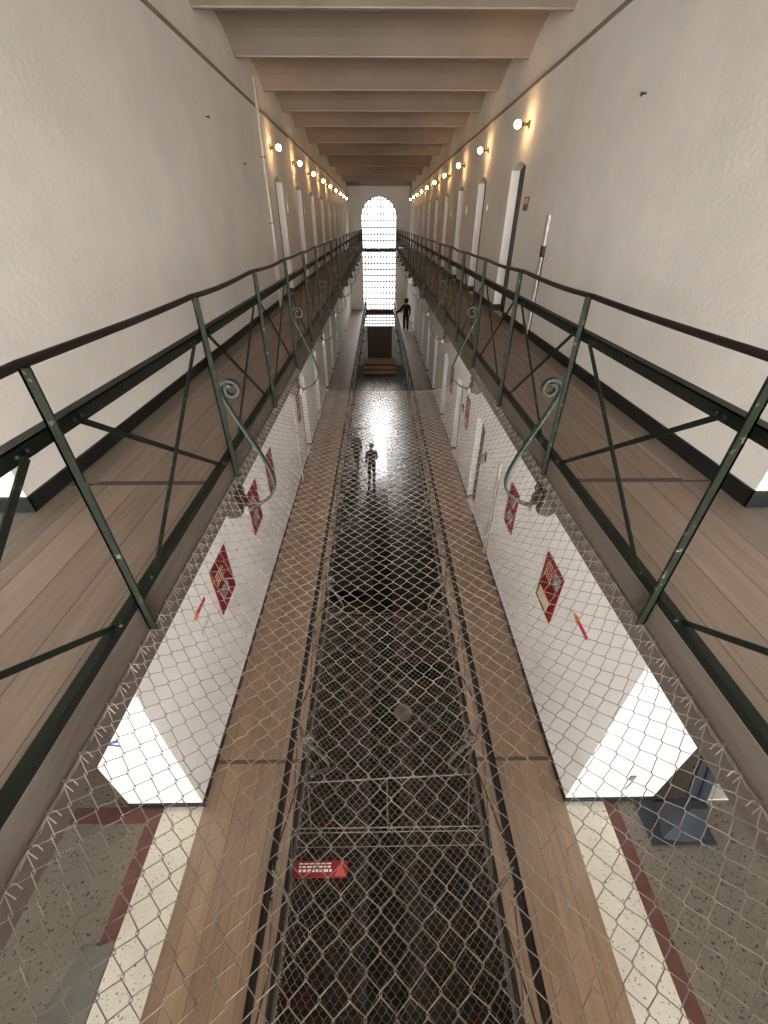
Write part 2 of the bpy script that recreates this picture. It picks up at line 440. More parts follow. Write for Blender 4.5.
# floors
fl = MB()
fl.box(-6.2, -.24, YB, YE+2, ZG-.2, ZG); fl.box(.33, 6.2, YB, YE+2, ZG-.2, ZG); fl.box(-.24, .33, 20.5, YE+2, ZG-.2, ZG)
struct(fl.build('floor', M['ground']))
struct(MB().box(-.24, .33, YB, 20.5, ZG-.2, ZG-.004).build('floor_strip', M['strip']))
struct(MB().box(.33, 1.95, 5.75, 6.2, ZG-.1, ZG+.003).box(-1.9, -.24, 8.25, 8.7, ZG-.1, ZG+.003).box(-1.9, 1.95, 20.5, 20.62, ZG-.1, ZG+.002).build('floor_cross_strips', M['strip']))
pl = MB(); pl.tube([(.49, 4.95, ZG), (.49, 4.95, ZG+.004)], .2, 20); struct(pl.build('floor_inlay', M['inlay']))

def gallery(side, wall, edge, z, mat, sfx, edgeboard):
    s = 1 if side == 'right' else -1
    inner = wall-s*.17 if edgeboard else wall
    a, b = sorted((inner, edge))
    struct(MB().box(a, b, YN, YE, z-.04, z).build('floor_gallery_%s%s' % (side, sfx), M[mat]))
    if edgeboard:
        a, b = sorted((wall, inner)); struct(MB().box(a, b, YN, YE, z-.04, z).build('floor_edge_board_%s%s' % (side, sfx), M['wood_edge']))
    root = struct(bpy.data.objects.new('trim_gallery_%s%s' % (side, sfx), None)); COL.objects.link(root)
    a, b = sorted((edge, edge+s*.07))
    fz = z-.30 if z == ZU else z-.2
    MB().box(a, b, YN, YE, fz, z-.04).build('fascia', M['fascia'], root)
    j = MB(); y = .3
    while y < YE-.3:
        c, d2 = sorted((edge+s*.07, wall)); j.box(c, d2, y, y+.08, z-.22, z-.04); y += .6
    c, d2 = sorted((edge+s*.02, wall)); j.box(c, d2, YN, YE, z-.06, z-.04)
    j.build('joists', M['joist'], root)
    return root
G = {}
G['ul'] = gallery('left', XLU, UL, ZU, 'wood_up', '', True)
G['ur'] = gallery('right', XR, UR, ZU, 'wood_up', '', True)
G['ll'] = gallery('left', XL, LL, ZL, 'wood_low', '_lower', False)
G['lr'] = gallery('right', XR, LR, ZL, 'wood_low', '_lower', False)
# terrazzo landings
def landing(z, sfx):
    top = MB()
    top.box(-6.2, 6.2, YB, YN, z-.3, z)
    zz = z
    top.box(-6.2, XL-.56, YN, 4.6, z-.3, zz); top.box(XR+.56, 6.2, YN, 4.6, z-.3, zz)
    struct(top.build('floor_landing'+sfx, M['terrazzo']))
    struct(MB().box(XL-.42, XL, YN, YC, z-.3, zz).box(XR, XR+.42, YN, YC, z-.3, zz).build('floor_white_border'+sfx, M['terrazzo_white']))
    struct(MB().box(XL-.56, XL-.42, YN, 1.55, z-.3, zz).box(XR+.42, XR+.56, YN, 1.62, z-.3, zz)
           .box(XL-.56, XL-.42, 1.55, YC, z-.3, zz).box(XR+.42, XR+.56, 1.62, YC, z-.3, zz).build('floor_red_border'+sfx, M['terrazzo_red']))
    struct(MB().box(-6.1, XL-.42, 1.66, 1.81, z, z+.002).build('floor_red_band'+sfx, M['terrazzo_red']))
    if sfx: struct(MB().prism([(-2.75, .33), (-2.36, .33), (-2.36, .80), (-2.48, .76), (-2.62, .77)], 'z', z, z+.003).build('floor_patch'+sfx, M['patch']))
landing(ZL, '_lower')
struct(MB().box(3.55, XQ+.88, 1.80, 1.95, ZL, ZL+.03).build('trim_threshold', M['white_tread']))
# upper landing: plain stone
struct(MB().box(-6.2, 6.2, YB, YN, ZU-.3, ZU).box(-6.2, XLU, YN, 4.6, ZU-.3, ZU-.001).box(XR, 6.2, YN, 4.6, ZU-.3, ZU-.001).build('floor_landing', M['patch']))

# ------------------------------------------------------------------ railings
def railing(name, label, edge, z, inward, y0, pitch, n, pm='greenpost', rm='green'):
    """inward = +1 when the well lies towards +x of the railing"""
    root = thing(name, label, 'railing', (edge, y0, z))
    s = inward
    zt, zm = .942, .738
    ys = [pitch*i for i in range(-1, n)]
    # handrail with slight waves
    pts = []
    yA, yB = ys[0], ys[-1]
    k = 0; yy = yA
    while yy < yB:
        ph = (yy % pitch)/pitch
        pts.append((0, yy, zt-.010*math.sin(PI*ph)+.004*math.sin(yy*3.1))); yy += pitch/6
    pts.append((0, yB, zt))
    MB().tube(pts, .0165, 10, ry=.0135).build('handrail', M['handrail'], root, smooth=True)
    m = MB()
    m.box(-.004*s-.004, -.004*s+.004, yA, yB, zm-.024, zm+.024)
    a, b = sorted((0, -s*.042)); m.box(a, b, yA, yB, zm+.018, zm+.025)
    for y in ys[:-1]:
        for dy in (.0, .11, .15, pitch-.15, pitch-.11):
            m.ball((s*.006, y+dy, zm-.002), .011, 8, 4)
    m.build('mid_rail', M[rm], root)
    m = MB()
    a, b = sorted((s*.002, s*.010)); m.box(a, b, yA, yB, -.024, .014)
    a, b = sorted((s*.002, -s*.034)); m.box(a, b, yA, yB, .001, .009)
    for y in ys[:-1]:
        for dy in (.13, pitch-.13): m.ball((s*.012, y+dy, .012), .012, 8, 4)
    m.build('bottom_rail', M[rm], root)
    for i, y in enumerate(ys):
        p = MB()
        a, b = sorted((s*.012, s*.020)); p.box(a, b, y-.019, y+.019, -.155, zt-.004)
        a, b = sorted((s*.012, s*.046)); p.box(a, b, y-.019, y-.011, -.155, zt-.004)
        p.ball((s*.024, y, -.135), .014, 8, 4); p.ball((s*.024, y+.004, .0), .012, 8, 4)
        p.build('post', M[pm], root)
        if i < len(ys)-1:
            MB().bar((s*.016, y+pitch-.14, zm-.01), (s*.016, y+.14, .008), .024, .007, (1,0,0)).build('brace', M[pm], root)
            MB().bar((-s*.012, y+.14, zm-.01), (-s*.012, y+pitch-.14, .008), .022, .006, (1,0,0)).build('brace', M[rm], root)
    return root
NPOST = 24
PU, PLO = 1.28, 1.25
railing('gallery_railing', 'dark green iron railing along the left upper gallery edge', UL, ZU, 1, 1.17, PU, 24)
railing('gallery_railing', 'dark green iron railing along the right upper gallery edge', UR, ZU, -1, 1.17, PU, 24)
railing('gallery_railing', 'iron railing along the left lower gallery, seen through the net', LL, ZL, 1, 1.05, PLO, 25, 'greyrail', 'railbrown')
railing('gallery_railing', 'iron railing along the right lower gallery, seen through the net', LR, ZL, -1, 1.05, PLO, 25, 'greyrail', 'railbrown')

# scroll brackets leaning out over the well, each on a corbel
def bezier(p0, p1, p2, p3, n):
    out = []
    for i in range(n+1):
        t = i/n; u = 1-t
        out.append(tuple(u*u*u*a+3*u*u*t*b+3*u*t*t*c+t*t*t*d for a, b, c, d in zip(p0, p1, p2, p3)))
    return out
def make_bracket(s, mat):
    # curl: start at the inner end, unwind, leave downwards along the post
    cx, cz = .082, .435
    pts = []
    N = 34; turns = 1.3
    for i in range(N):
        t = i/(N-1); ang = PI - 2*PI*turns*(1-t)      # ends pointing at the post side (angle pi)
        r = .022+.042*t
        pts.append((cx + r*math.cos(ang), 0, cz + r*math.sin(ang)))
    # after the curl: down and outwards, round, back to the corbel
    e = pts[-1]
    pts += bezier(e, (e[0]+.0, 0, e[2]-.10), (.20, 0, .02), (.238, 0, -.16), 12)[1:]
    pts += bezier((.238, 0, -.16), (.265, 0, -.30), (.20, 0, -.385), (-.005, 0, -.44), 12)[1:]
    pts = [(s*x, y, z) for x, y, z in pts]
    m = MB(); vs = []; fs = []
    n = len(pts)
    for i, p in enumerate(pts):
        a = Vector(pts[max(i-1, 0)]); b = Vector(pts[min(i+1, n-1)])
        d = (b-a).normalized(); nr = d.cross(Vector((0,1,0)))
        hw = .02 if i > 4 else .016
        for yy, k in ((-hw, -1), (hw, -1), (hw, 1), (-hw, 1)):
            vs.append((p[0]+nr.x*.007*k, yy, p[2]+nr.z*.007*k))
    for i in range(n-1):
        for j in range(4):
            fs.append((i*4+j, i*4+(j+1) % 4, (i+1)*4+(j+1) % 4, (i+1)*4+j))
    fs += [(3,2,1,0), tuple((n-1)*4+j for j in range(4))]
    m.add(vs, fs)
    return m
ORD = ['nearest', 'second', 'third', 'fourth', 'fifth', 'sixth', 'seventh', 'eighth', 'ninth', 'tenth', 'eleventh']
def brackets(side, edge, z, s, y0, pitch, n, sfx, lvl, groot):
    tint, mt = ('pale green', 'teal') if lvl == 'upper' else ('pale grey', 'greybar')
    grp = 'scroll brackets along the %s %s gallery' % (side, lvl)
    first = None
    cor = MB()
    for i in range(n):
        y = y0+pitch*i
        lab = '%s %s iron scroll bracket on the %s %s gallery railing' % (ORD[i], tint, side, lvl)
        if i == 0: lab = '%s iron scroll bracket nearest the viewer on the %s %s gallery railing' % (tint, side, lvl)
        if i == n-1: lab = 'iron scroll bracket farthest along the %s %s gallery, by the end window' % (side, lvl)
        if first is None:
            first = thing('scroll_bracket', lab, 'bracket', (edge+s*.02, y, z), grp)
            make_bracket(s, None).build('scroll', M[mt], first)
            a, b = sorted((0, s*.03)); MB().box(a, b, -.03, .03, -.475, -.405).ball((s*.034, 0, -.44), .014, 8, 4).build('foot_plate', M['steel'], first)
        else:
            dup(first, (edge+s*.02, y, z), lab)
    # corbels under the gallery edge
        prof = [(0,-.27),(0,-.30),(s*.012,-.33),(0,-.36),(s*.016,-.40),(s*.014,-.45),(-s*.06,-.47),(-s*.10,-.44),(-s*.16,-.45),(-s*.22,-.40),(-s*.30,-.34),(-s*.45,-.30),(-s*.6,-.27)]
        MB().prism([(edge+px, z+pz) for px, pz in prof], 'y', y-.09, y+.09).build('corbel', M['joist'], groot)
NB = 11
brackets('left', UL, ZU, 1, 1.19+PU, 2*PU, NB, '', 'upper', G['ul'])
brackets('right', UR, ZU, -1, 1.19+PU, 2*PU, NB, '', 'upper', G['ur'])
brackets('left', LL, ZL, 1, 1.05+PLO, 2*PLO, NB, '', 'lower', G['ll'])
brackets('right', LR, ZL, -1, 1.05+PLO, 2*PLO, NB, '', 'lower', G['lr'])

# ------------------------------------------------------------------ chain-link nets
def sagz(k, zh, sag): return zh - sag*(1-abs(k)**5)
def net(name, label, x0, x1, zh, sag, mat, r, y0, y1, pitch):
    root = thing(name, label, 'net')
    xc, xh = (x0+x1)/2, (x1-x0)/2
    # columns evenly spaced along the hanging curve
    N = 800; arcl = [0.0]; xs = [x0+(x1-x0)*i/N for i in range(N+1)]
    for i in range(N):
        dz = sagz((xs[i+1]-xc)/xh, zh, sag)-sagz((xs[i]-xc)/xh, zh, sag)
        arcl.append(arcl[-1]+math.hypot(xs[i+1]-xs[i], dz))
    nx = round(arcl[-1]/(pitch/2)); cols = []; q = 0
    for i in range(nx+1):
        t = arcl[-1]*i/nx
        while q < N-1 and arcl[q+1] < t: q += 1
        f = (t-arcl[q])/(arcl[q+1]-arcl[q]); cols.append(xs[q]+(xs[q+1]-xs[q])*f)
    py = pitch/2; ny = int((y1-y0)/py)+1
    rnd = random.Random(3); cache = {}
    def nd(i, j):
        if (i, j) not in cache:
            x = cols[i]; y = y0+py*j; k = (x-xc)/xh
            w = 1-abs(k)**5
            cache[(i, j)] = Vector((x+rnd.uniform(-.0025,.0025)*w, y+rnd.uniform(-.003,.003)+.012*math.sin(x*4)*w,
                                    sagz(k, zh, sag)+w*(.014*math.sin(.9*y+1.3)+.008*math.sin(2.7*y+3*x)+rnd.uniform(-.003,.003))))
        return cache[(i, j)]
    m = MB(); n = 5
    for i in range(nx):
        pts = []
        for j in range(ny):
            left = (i+j) % 2 == 0
            p = nd(i if left else i+1, j).copy()
            c = nd(i+1 if left else i, j)
            out = (p-c).normalized()                 # wires hook past each other at the knuckles
            p0 = p + out*.0035
            p0.z += .0024 if left else -.0024
            pts += [p0+Vector((0,-.0024,0))-out*.0004, p0+Vector((0,.0024,0))-out*.0004]
        vs, fs = [], []
        L = len(pts)
        for k, p in enumerate(pts):
            d = (pts[min(k+1, L-1)]-pts[max(k-1, 0)]).normalized()
            sd = d.cross(Vector((0,0,1))).normalized(); u = sd.cross(d)
            for a in range(n):
                vs.append(p+sd*(r*math.cos(2*PI*a/n))+u*(r*math.sin(2*PI*a/n)))
        for k in range(L-1):
            for a in range(n):
                fs.append((k*n+a, k*n+(a+1) % n, (k+1)*n+(a+1) % n, (k+1)*n+a))
        m.add(vs, fs)
    me = bpy.data.meshes.new('mesh_wire'); me.from_pydata(m.v, [], m.f); me.update()
    me.materials.append(mat)
    o = bpy.data.objects.new('mesh_wire', me); COL.objects.link(o); o.parent = root
    # edge wire and the ties that hold the net to the gallery beams
    for xx, sg in ((x0, 1), (x1, -1)):
        e = MB(); t = MB()
        e.tube([(xx, y0+i*.5, zh+.006) for i in range(int((y1-y0)/.5)+1)]+[(xx, y1, zh+.006)], .004, 6)
        j = 0
        while y0+pitch*j < y1:
            y = y0+pitch*j
            t.tube([(xx+sg*.022, y-.012, zh-.022), (xx+sg*.004, y-.004, zh+.012), (xx-sg*.006, y+.006, zh+.014), (xx+sg*.010, y+.016, zh-.006), (xx+sg*.020, y+.010, zh-.030)], r*1.1, 5)
            t.tube([(xx+sg*.006, y, zh+.01), (xx+sg*.003, y+pitch*.5, zh-.004), (xx+sg*.006, y+pitch, zh+.01)], r*1.1, 4)
            j += 1
        e.build('edge_wire', M['steel'], root); t.build('tie_wire', mat, root)
    e = MB(); e.tube([(x, y1, sagz((x-xc)/xh, zh, sag)) for x in cols], .0022, 6); e.build('end_wire', M['steel'], root)
    return root
net('safety_net', 'grey chain-link safety net slung between the upper galleries', UL+.008, UR-.008, -1.44, .29, M['wire'], .0017, YN, 1.19+3*PU+.02, .0835)
NLZ, NLS = ZL-.17, .24
ln = net('safety_net', 'deeper chain-link safety net slung between the lower galleries', LL+.008, LR-.008, NLZ, NLS, M['wire_low'], .0017, YN, 1.05+3*PLO+.02, .0835)
def znet(x):
    return sagz((x-(LL+LR)/2)/((LR-LL)/2), NLZ, NLS)+.014
def rod(a, b, r, nm):
    MB().tube([a, b], r, 8).build(nm, M['steel'], ln)
RZ = ZL-.18
rod((LL+.005, 2.10, RZ-.01), (LR-.005, 2.17, RZ-.01), .008, 'cross_rod')
for yy, r in ((1.655, .006), (1.615, .005), (1.49, .004)): rod((LL+.005, yy, RZ-.01), (LR-.005, yy, RZ-.01), r, 'cross_rod')
for xa, xb in ((-.87, -.77), (.06, .06), (1.03, .93)): rod((xa, 2.11, RZ-.005), (xb, 1.655, RZ-.005), .0065, 'tie_rod')

# ------------------------------------------------------------------ things on the walls
def wall_lamp(s):
    """bulb on a short arm, s = direction from the wall into the hall"""
    root = bpy.data.objects.new('wall_lamp', None); COL.objects.link(root)
    MB().tube([(0,0,0), (s*.012,0,0)], .045, 16).build('wall_plate', M['brass'], root, smooth=False)
    MB().tube([(s*.01,0,0), (s*.06,0,.0), (s*.09,0,.0)], [.014,.014,.02], 10).tube([(s*.085,0,0), (s*.115,0,0)], .026, 14).build('arm', M['brass'], root)
    MB().ball((s*.155, 0, 0), .044, 16, 10).build('bulb', M['bulb'], root, smooth=True)
    return root
LW = ['first', 'second', 'third', 'fourth', 'fifth', 'sixth', 'seventh', 'eighth', 'ninth', 'tenth', 'eleventh']
lr = None
for i in range(10):
    y = 7.30+2.42*i
    lab = 'lit round wall lamp above the %s doorway on the right upper wall' % LW[i]
    if lr is None: lr = tag(wall_lamp(-1), lab, 'lamp', 'wall lamps on the right upper wall'); lr.location = (XR, y, 1.045)
    else: dup(lr, (XR, y, 1.045), lab)
ll = None
for i in range(9):
    y = 9.36+2.34*i
    lab = 'lit round wall lamp above the %s doorway on the left upper wall' % LW[i]
    if ll is None: ll = tag(wall_lamp(1), lab, 'lamp', 'wall lamps on the left upper wall'); ll.location = (XLU, y, 1.04)
    else: dup(ll, (XLU, y, 1.04), lab)

def number_plate(s):
    root = bpy.data.objects.new('number_sign', None); COL.objects.link(root)
    a, b = sorted((0, s*.01)); MB().box(a, b, -.06, .06, -.075, .075).build('plate', M['plate'], root)
    m = MB()
    for yy, zz in ((-.04,-.045),(.04,-.045),(-.04,.045),(.04,.045)): m.ball((s*.011, yy, zz), .004, 6, 4)
    m.build('screw', M['steel'], root)
    return root
pr = None
for i in range(7):
    y = 11.45+2.42*i
    lab = 'small white number plate beside the %s doorway on the right upper wall' % LW[i+2]
    if pr is None: pr = tag(number_plate(-1), lab, 'plate', 'number plates on the right upper wall'); pr.location = (XR, y, .2)
    else: dup(pr, (XR, y, .2), lab)
pll = None
for i in range(8):
    y = 10.50+2.34*i
    lab = 'small white number plate beside the %s doorway on the left upper wall' % LW[i]
    if pll is None: pll = tag(number_plate(1), lab, 'plate', 'number plates on the left upper wall'); pll.location = (XLU, y, .235)
    else: dup(pll, (XLU, y, .235), lab)
t = thing('door_notice', 'small brown framed notice beside the nearest doorway of the right upper wall', 'notice', (XR, 6.86, .2))
MB().box(-.014, 0, -.09, .09, -.075, .075).build('frame', M['oak_and_shade'], t)
MB().box(-.018, -.013, -.07, .07, -.005, .06).build('sheet', M['cream'], t)
t = thing('round_sign', 'small pale round plate beside the second doorway of the right upper wall', 'plate', (XR, 9.3, .22))
MB().tube([(0,0,0), (-.012,0,0)], .06, 18).build('disc', M['plate'], t)
MB().tube([(-.012,0,0), (-.016,0,0)], .02, 10).build('boss', M['cream'], t)

# pipes on the left wall, cable channels on the right wall
def pipe(label, y, x, z0, z1, r):
    t = thing('wall_pipe', label, 'pipe', (x, y, z0))
    MB().tube([(.05,0,0), (.05,0,z1-z0)], r, 12).build('tube', M['pipe'], t, smooth=True)
    z = .4
    while z < z1-z0-.2:
        MB().tube([(0,0,z), (.05,0,z)], .008, 6).tube([(.05,0,z-.012), (.05,0,z+.012)], r+.006, 12).build('clamp', M['steel'], t)
        z += .85
pipe('tall white heating pipe running up the left upper wall', 8.54, XLU, ZU, 1.72, .024)
pipe('short thin white pipe beside the tall pipe on the left upper wall', 8.36, XLU, ZU, -.38, .015)
pipe('white pipe on the left lower wall under the gallery', 8.7, XL, ZL, ZU-.25, .022)
def channel(label, y, z0, h, box):
    t = thing('cable_channel', label, 'cable channel', (XR, y, z0))
    MB().box(-.022, 0, -.02, .075, .0, h).build('cover', M['pipe'], t)
    MB().box(-.006, 0, -.055, -.02, .0, h-.3).build('slot', M['black'], t)
    if box: MB().box(-.035, 0, -.06, .02, box, box+.11).build('junction_box', M['joist'], t)
channel('tall pale cable channel with a small dark box on the right upper wall', 5.83, ZU, 1.33, .92)
channel('white cable channel on the right lower wall between panel and doorway', 5.92, ZL, 1.95, 0)

# screw heads / old nails in the plaster
for lab, x, y, z in (('dark old nail in the plaster of the left upper wall, higher of two', XLU, 6.1, .93), ('dark old nail in the plaster of the left upper wall, lower of two', XLU, 7.4, .66), ('dark old nail in the plaster of the right upper wall', XR, 4.25, .78)):
    t = thing('nail', lab, 'nail', (x, y, z))
    s = 1 if x < 0 else -1
    MB().tube([(0,0,0), (s*.03,0,-.004)], .006, 8).build('shank', M['black'], t)
    MB().tube([(s*.03,0,-.004), (s*.036,0,-.005)], .014, 10).build('head', M['black'], t)

# red information boards and arrows on the lower walls
def info_board(x, s, y0, y1, z0, z1, lab, variant):
    t = thing('information_board', lab, 'information board', (x, (y0+y1)/2, (z0+z1)/2), 'red information boards on the lower walls')
    w2, h2 = (y1-y0)/2, (z1-z0)/2
    a, b = sorted((0, s*.014)); MB().box(a, b, -w2, w2, -h2, h2).build('board', M['red'], t)
    c, d = sorted((s*.014, s*.017))
    if variant == 0:      # photo above, cream sheet below
        MB().box(c, d, -w2*.84, -w2*.25, h2*.30, h2*.86).build('photo', M['photo'], t)
        MB().box(c, d, -w2*.45, w2*.80, -h2*.86, -h2*.40).build('sheet', M['cream'], t)
        m = MB()
        for k in range(5): m.box(c, d, -w2*(.1-.1*(k % 2)), w2*.78, h2*(.80-.14*k)-.010, h2*(.80-.14*k))
        m.build('text_lines', M['cream'], t)
    else:
        m = MB()
        for k in range(4): m.box(c, d, -w2*.7, w2*(.1+.15*(k % 2)), h2*(.62-.13*k)-.014, h2*(.62-.13*k))
        m.build('text_lines', M['cream'], t)
        MB().box(c, d, -w2*.62, w2*.3, -h2*.62, -h2*.1).build('photo', M['photo'], t)
    return t
info_board(XR, -1, 3.17, 3.66, -3.875, -3.172, 'red information board with cream sheet, nearest on the right lower wall', 0)
info_board(XR, -1, 4.87, 5.28, -3.89, -3.19, 'red information board behind the nearest right scroll bracket, right lower wall', 1)
info_board(XR, -1, 8.66, 9.02, -3.87, -3.185, 'red information board past the first doorway of the right lower wall', 0)
info_board(XR, -1, 11.0, 11.4, -3.87, -3.185, 'red information board past the second doorway of the right lower wall', 1)
info_board(XL, 1, 3.39, 3.90, -3.92, -3.23, 'red information board above the arrow, nearest on the left lower wall', 1)
info_board(XL, 1, 4.97, 5.46, -3.94, -3.225, 'red information board behind the nearest left scroll bracket, left lower wall', 1)
info_board(XL, 1, 6.10, 6.55, -3.94, -3.225, 'red information board third along the left lower wall', 1)
info_board(XL, 1, 9.25, 9.6, -3.94, -3.225, 'red information board past the white pipe on the left lower wall', 1)
def arrow(x, s, y0, y1, z, label):
    """points towards y1"""
    t = thing('direction_arrow', label, 'arrow', (x, y0, z))
    L = y1-y0; a, b = sorted((0, s*.008))
    MB().prism([(0, .022), (L*.68, .022), (L*.68, -.022), (0, -.022)], 'x', a, b).build('shaft', M['arrowred'], t)
    MB().prism([(L*.66, .05), (L, 0), (L*.66, -.05)], 'x', a, b).build('head', M['orange'], t)
arrow(XR, -1, 2.50, 2.83, -3.29, 'red arrow with orange tip on the right lower wall')
arrow(XL, 1, 3.14, 2.82, -3.36, 'red arrow with orange tip on the left lower wall')
t = thing('paper_label', 'narrow pale paper label beside the red arrow on the left lower wall', 'label', (XL, 3.0, -3.614))
MB().box(0, .006, -.15, .15, -.035, .035).build('paper', M['lilac'], t)
m = MB()
for k in range(2): m.box(.006, .008, -.13, .10-.05*k, .012-.02*k, .018-.02*k)
m.build('text_lines', M['photo'], t)
t = thing('direction_mark', 'small blue painted arrow mark on the left lower pier', 'arrow', (-2.40, YC, -3.79))
MB().bar((-.07,-.004,-.01), (.07,-.004,.035), .022, .006, (0,1,0)).build('upper_stroke', M['blue'], t)
MB().bar((-.07,-.004,-.01), (.06,-.004,-.05), .02, .006, (0,1,0)).build('lower_stroke', M['blue'], t)
for y, w in ((6.86, 'nearest'), (9.35, 'second')):
    t = thing('door_latch', 'small black iron latch beside the %s doorway of the right lower wall' % w, 'latch', (XR, y, -3.6))
    MB().box(-.012, 0, -.06, .06, -.09, .09).build('plate', M['black'], t)
    MB().tube([(-.012,0,.05), (-.07,-.02,.05), (-.07,-.03,-.12)], .014, 8).build('handle', M['black'], t)
t = thing('wall_latch', 'tiny dark fitting on the white face of the right lower pier', 'fitting', (2.55, YC, -4.62))
MB().box(-.03, .03, -.012, 0, -.04, .04).build('plate', M['steel'], t)
MB().tube([(0,-.012,.0), (0,-.03,-.02), (-.02,-.03,-.2)], .007, 6).build('cord', M['steel'], t)

# red sign lying on the lower net
t = thing('warning_sign', 'bright red sign with white lettering lying on the lower net', 'sign', (-.62, 1.30, ZL-.15))
MB().box(-.265, .265, -.065, .065, 0, .008).build('board', M['redsign'], t)
rn = random.Random(5); m = MB()
for row, (yy, hh) in enumerate(((.043, .010), (.018, .014), (-.012, .022))):
    x = -.22
    while x < .10:
        wl = rn.uniform(.02, .05); m.box(x, min(x+wl, .11), yy-hh/2, yy+hh/2, .008, .010); x += wl+.012
m.build('lettering', M['plate'], t)
MB().prism([(.14,-.055), (.255,-.055), (.20,.05)], 'z', .008, .010).build('emblem', M['emblem'], t)

# slate stand by the right pier
t = thing('information_stand', 'slate blue metal stand on a square foot by the right lower pier', 'stand', (3.06, 1.62, ZL))
MB().box(-.32, .33, -.22, .185, 0, .035).build('base_plate', M['slate'], t)
f = MB()
arc2 = [(-.20+.44*i/14, -.16-.03*math.sin(PI*i/14)) for i in range(15)]
bot = arc2 + [(.24, .15), (-.10, .15)]
top = [(x*.40+.17, y*.35+.06) for x, y in bot]
n = len(bot)
f.add([(x, y, .035) for x, y in bot] + [(x, y, .30) for x, y in top], [tuple(range(n)), tuple(range(n, 2*n))] + [(i, (i+1) % n, n+(i+1) % n, n+i) for i in range(n)])
f.build('foot', M['slate'], t)
MB().bar((.20, .09, .24), (.335, .32, .64), .20, .045, (.15,1,0)).build('upright', M['slate'], t)
MB().bar((.19, .055, .28), (.318, .283, .64), .03, .02, (.15,1,0)).build('spine', M['darkslate'], t)

# ------------------------------------------------------------------ people
def skin(name, pts, edges, mat, parent, root=0, levels=1):
    me = bpy.data.meshes.new(name)
    me.from_pydata([p[:3] for p in pts], edges, []); me.update()
    o = bpy.data.objects.new(name, me); COL.objects.link(o)
    md = o.modifiers.new('skin', 'SKIN'); md.use_smooth_shade = True; md.branch_smoothing = .4
    for i, p in enumerate(pts):
        sv = me.skin_vertices[0].data[i]; sv.radius = (p[3], p[4] if len(p) > 4 else p[3]); sv.use_root = (i == root)
    sb = o.modifiers.new('sub', 'SUBSURF'); sb.levels = levels; sb.render_levels = levels
    dg = bpy.context.evaluated_depsgraph_get(); dg.update()
    nm = bpy.data.meshes.new_from_object(o.evaluated_get(dg))
    o.modifiers.clear(); o.data = nm; nm.name = name
    nm.materials.clear(); nm.materials.append(mat)
    nm.polygons.foreach_set('use_smooth', [True]*len(nm.polygons))
    o.parent = parent
    return o
def cloth(c): return mottled('cloth_%d_%d_%d' % c, srgb(*c), srgb(*[min(255, int(x*1.2)+2) for x in c]), 8, .85, .2, 40)
M['skin'] = mottled('skin', srgb(176,132,108), srgb(190,146,122), 8, .55, 0)
M['hair'] = mottled('dark_hair', srgb(28,22,19), srgb(40,32,27), 20, .6, .2, 60)
M['shoe'] = mottled('dark_shoe', srgb(20,18,18), srgb(30,27,26), 9, .5, 0)
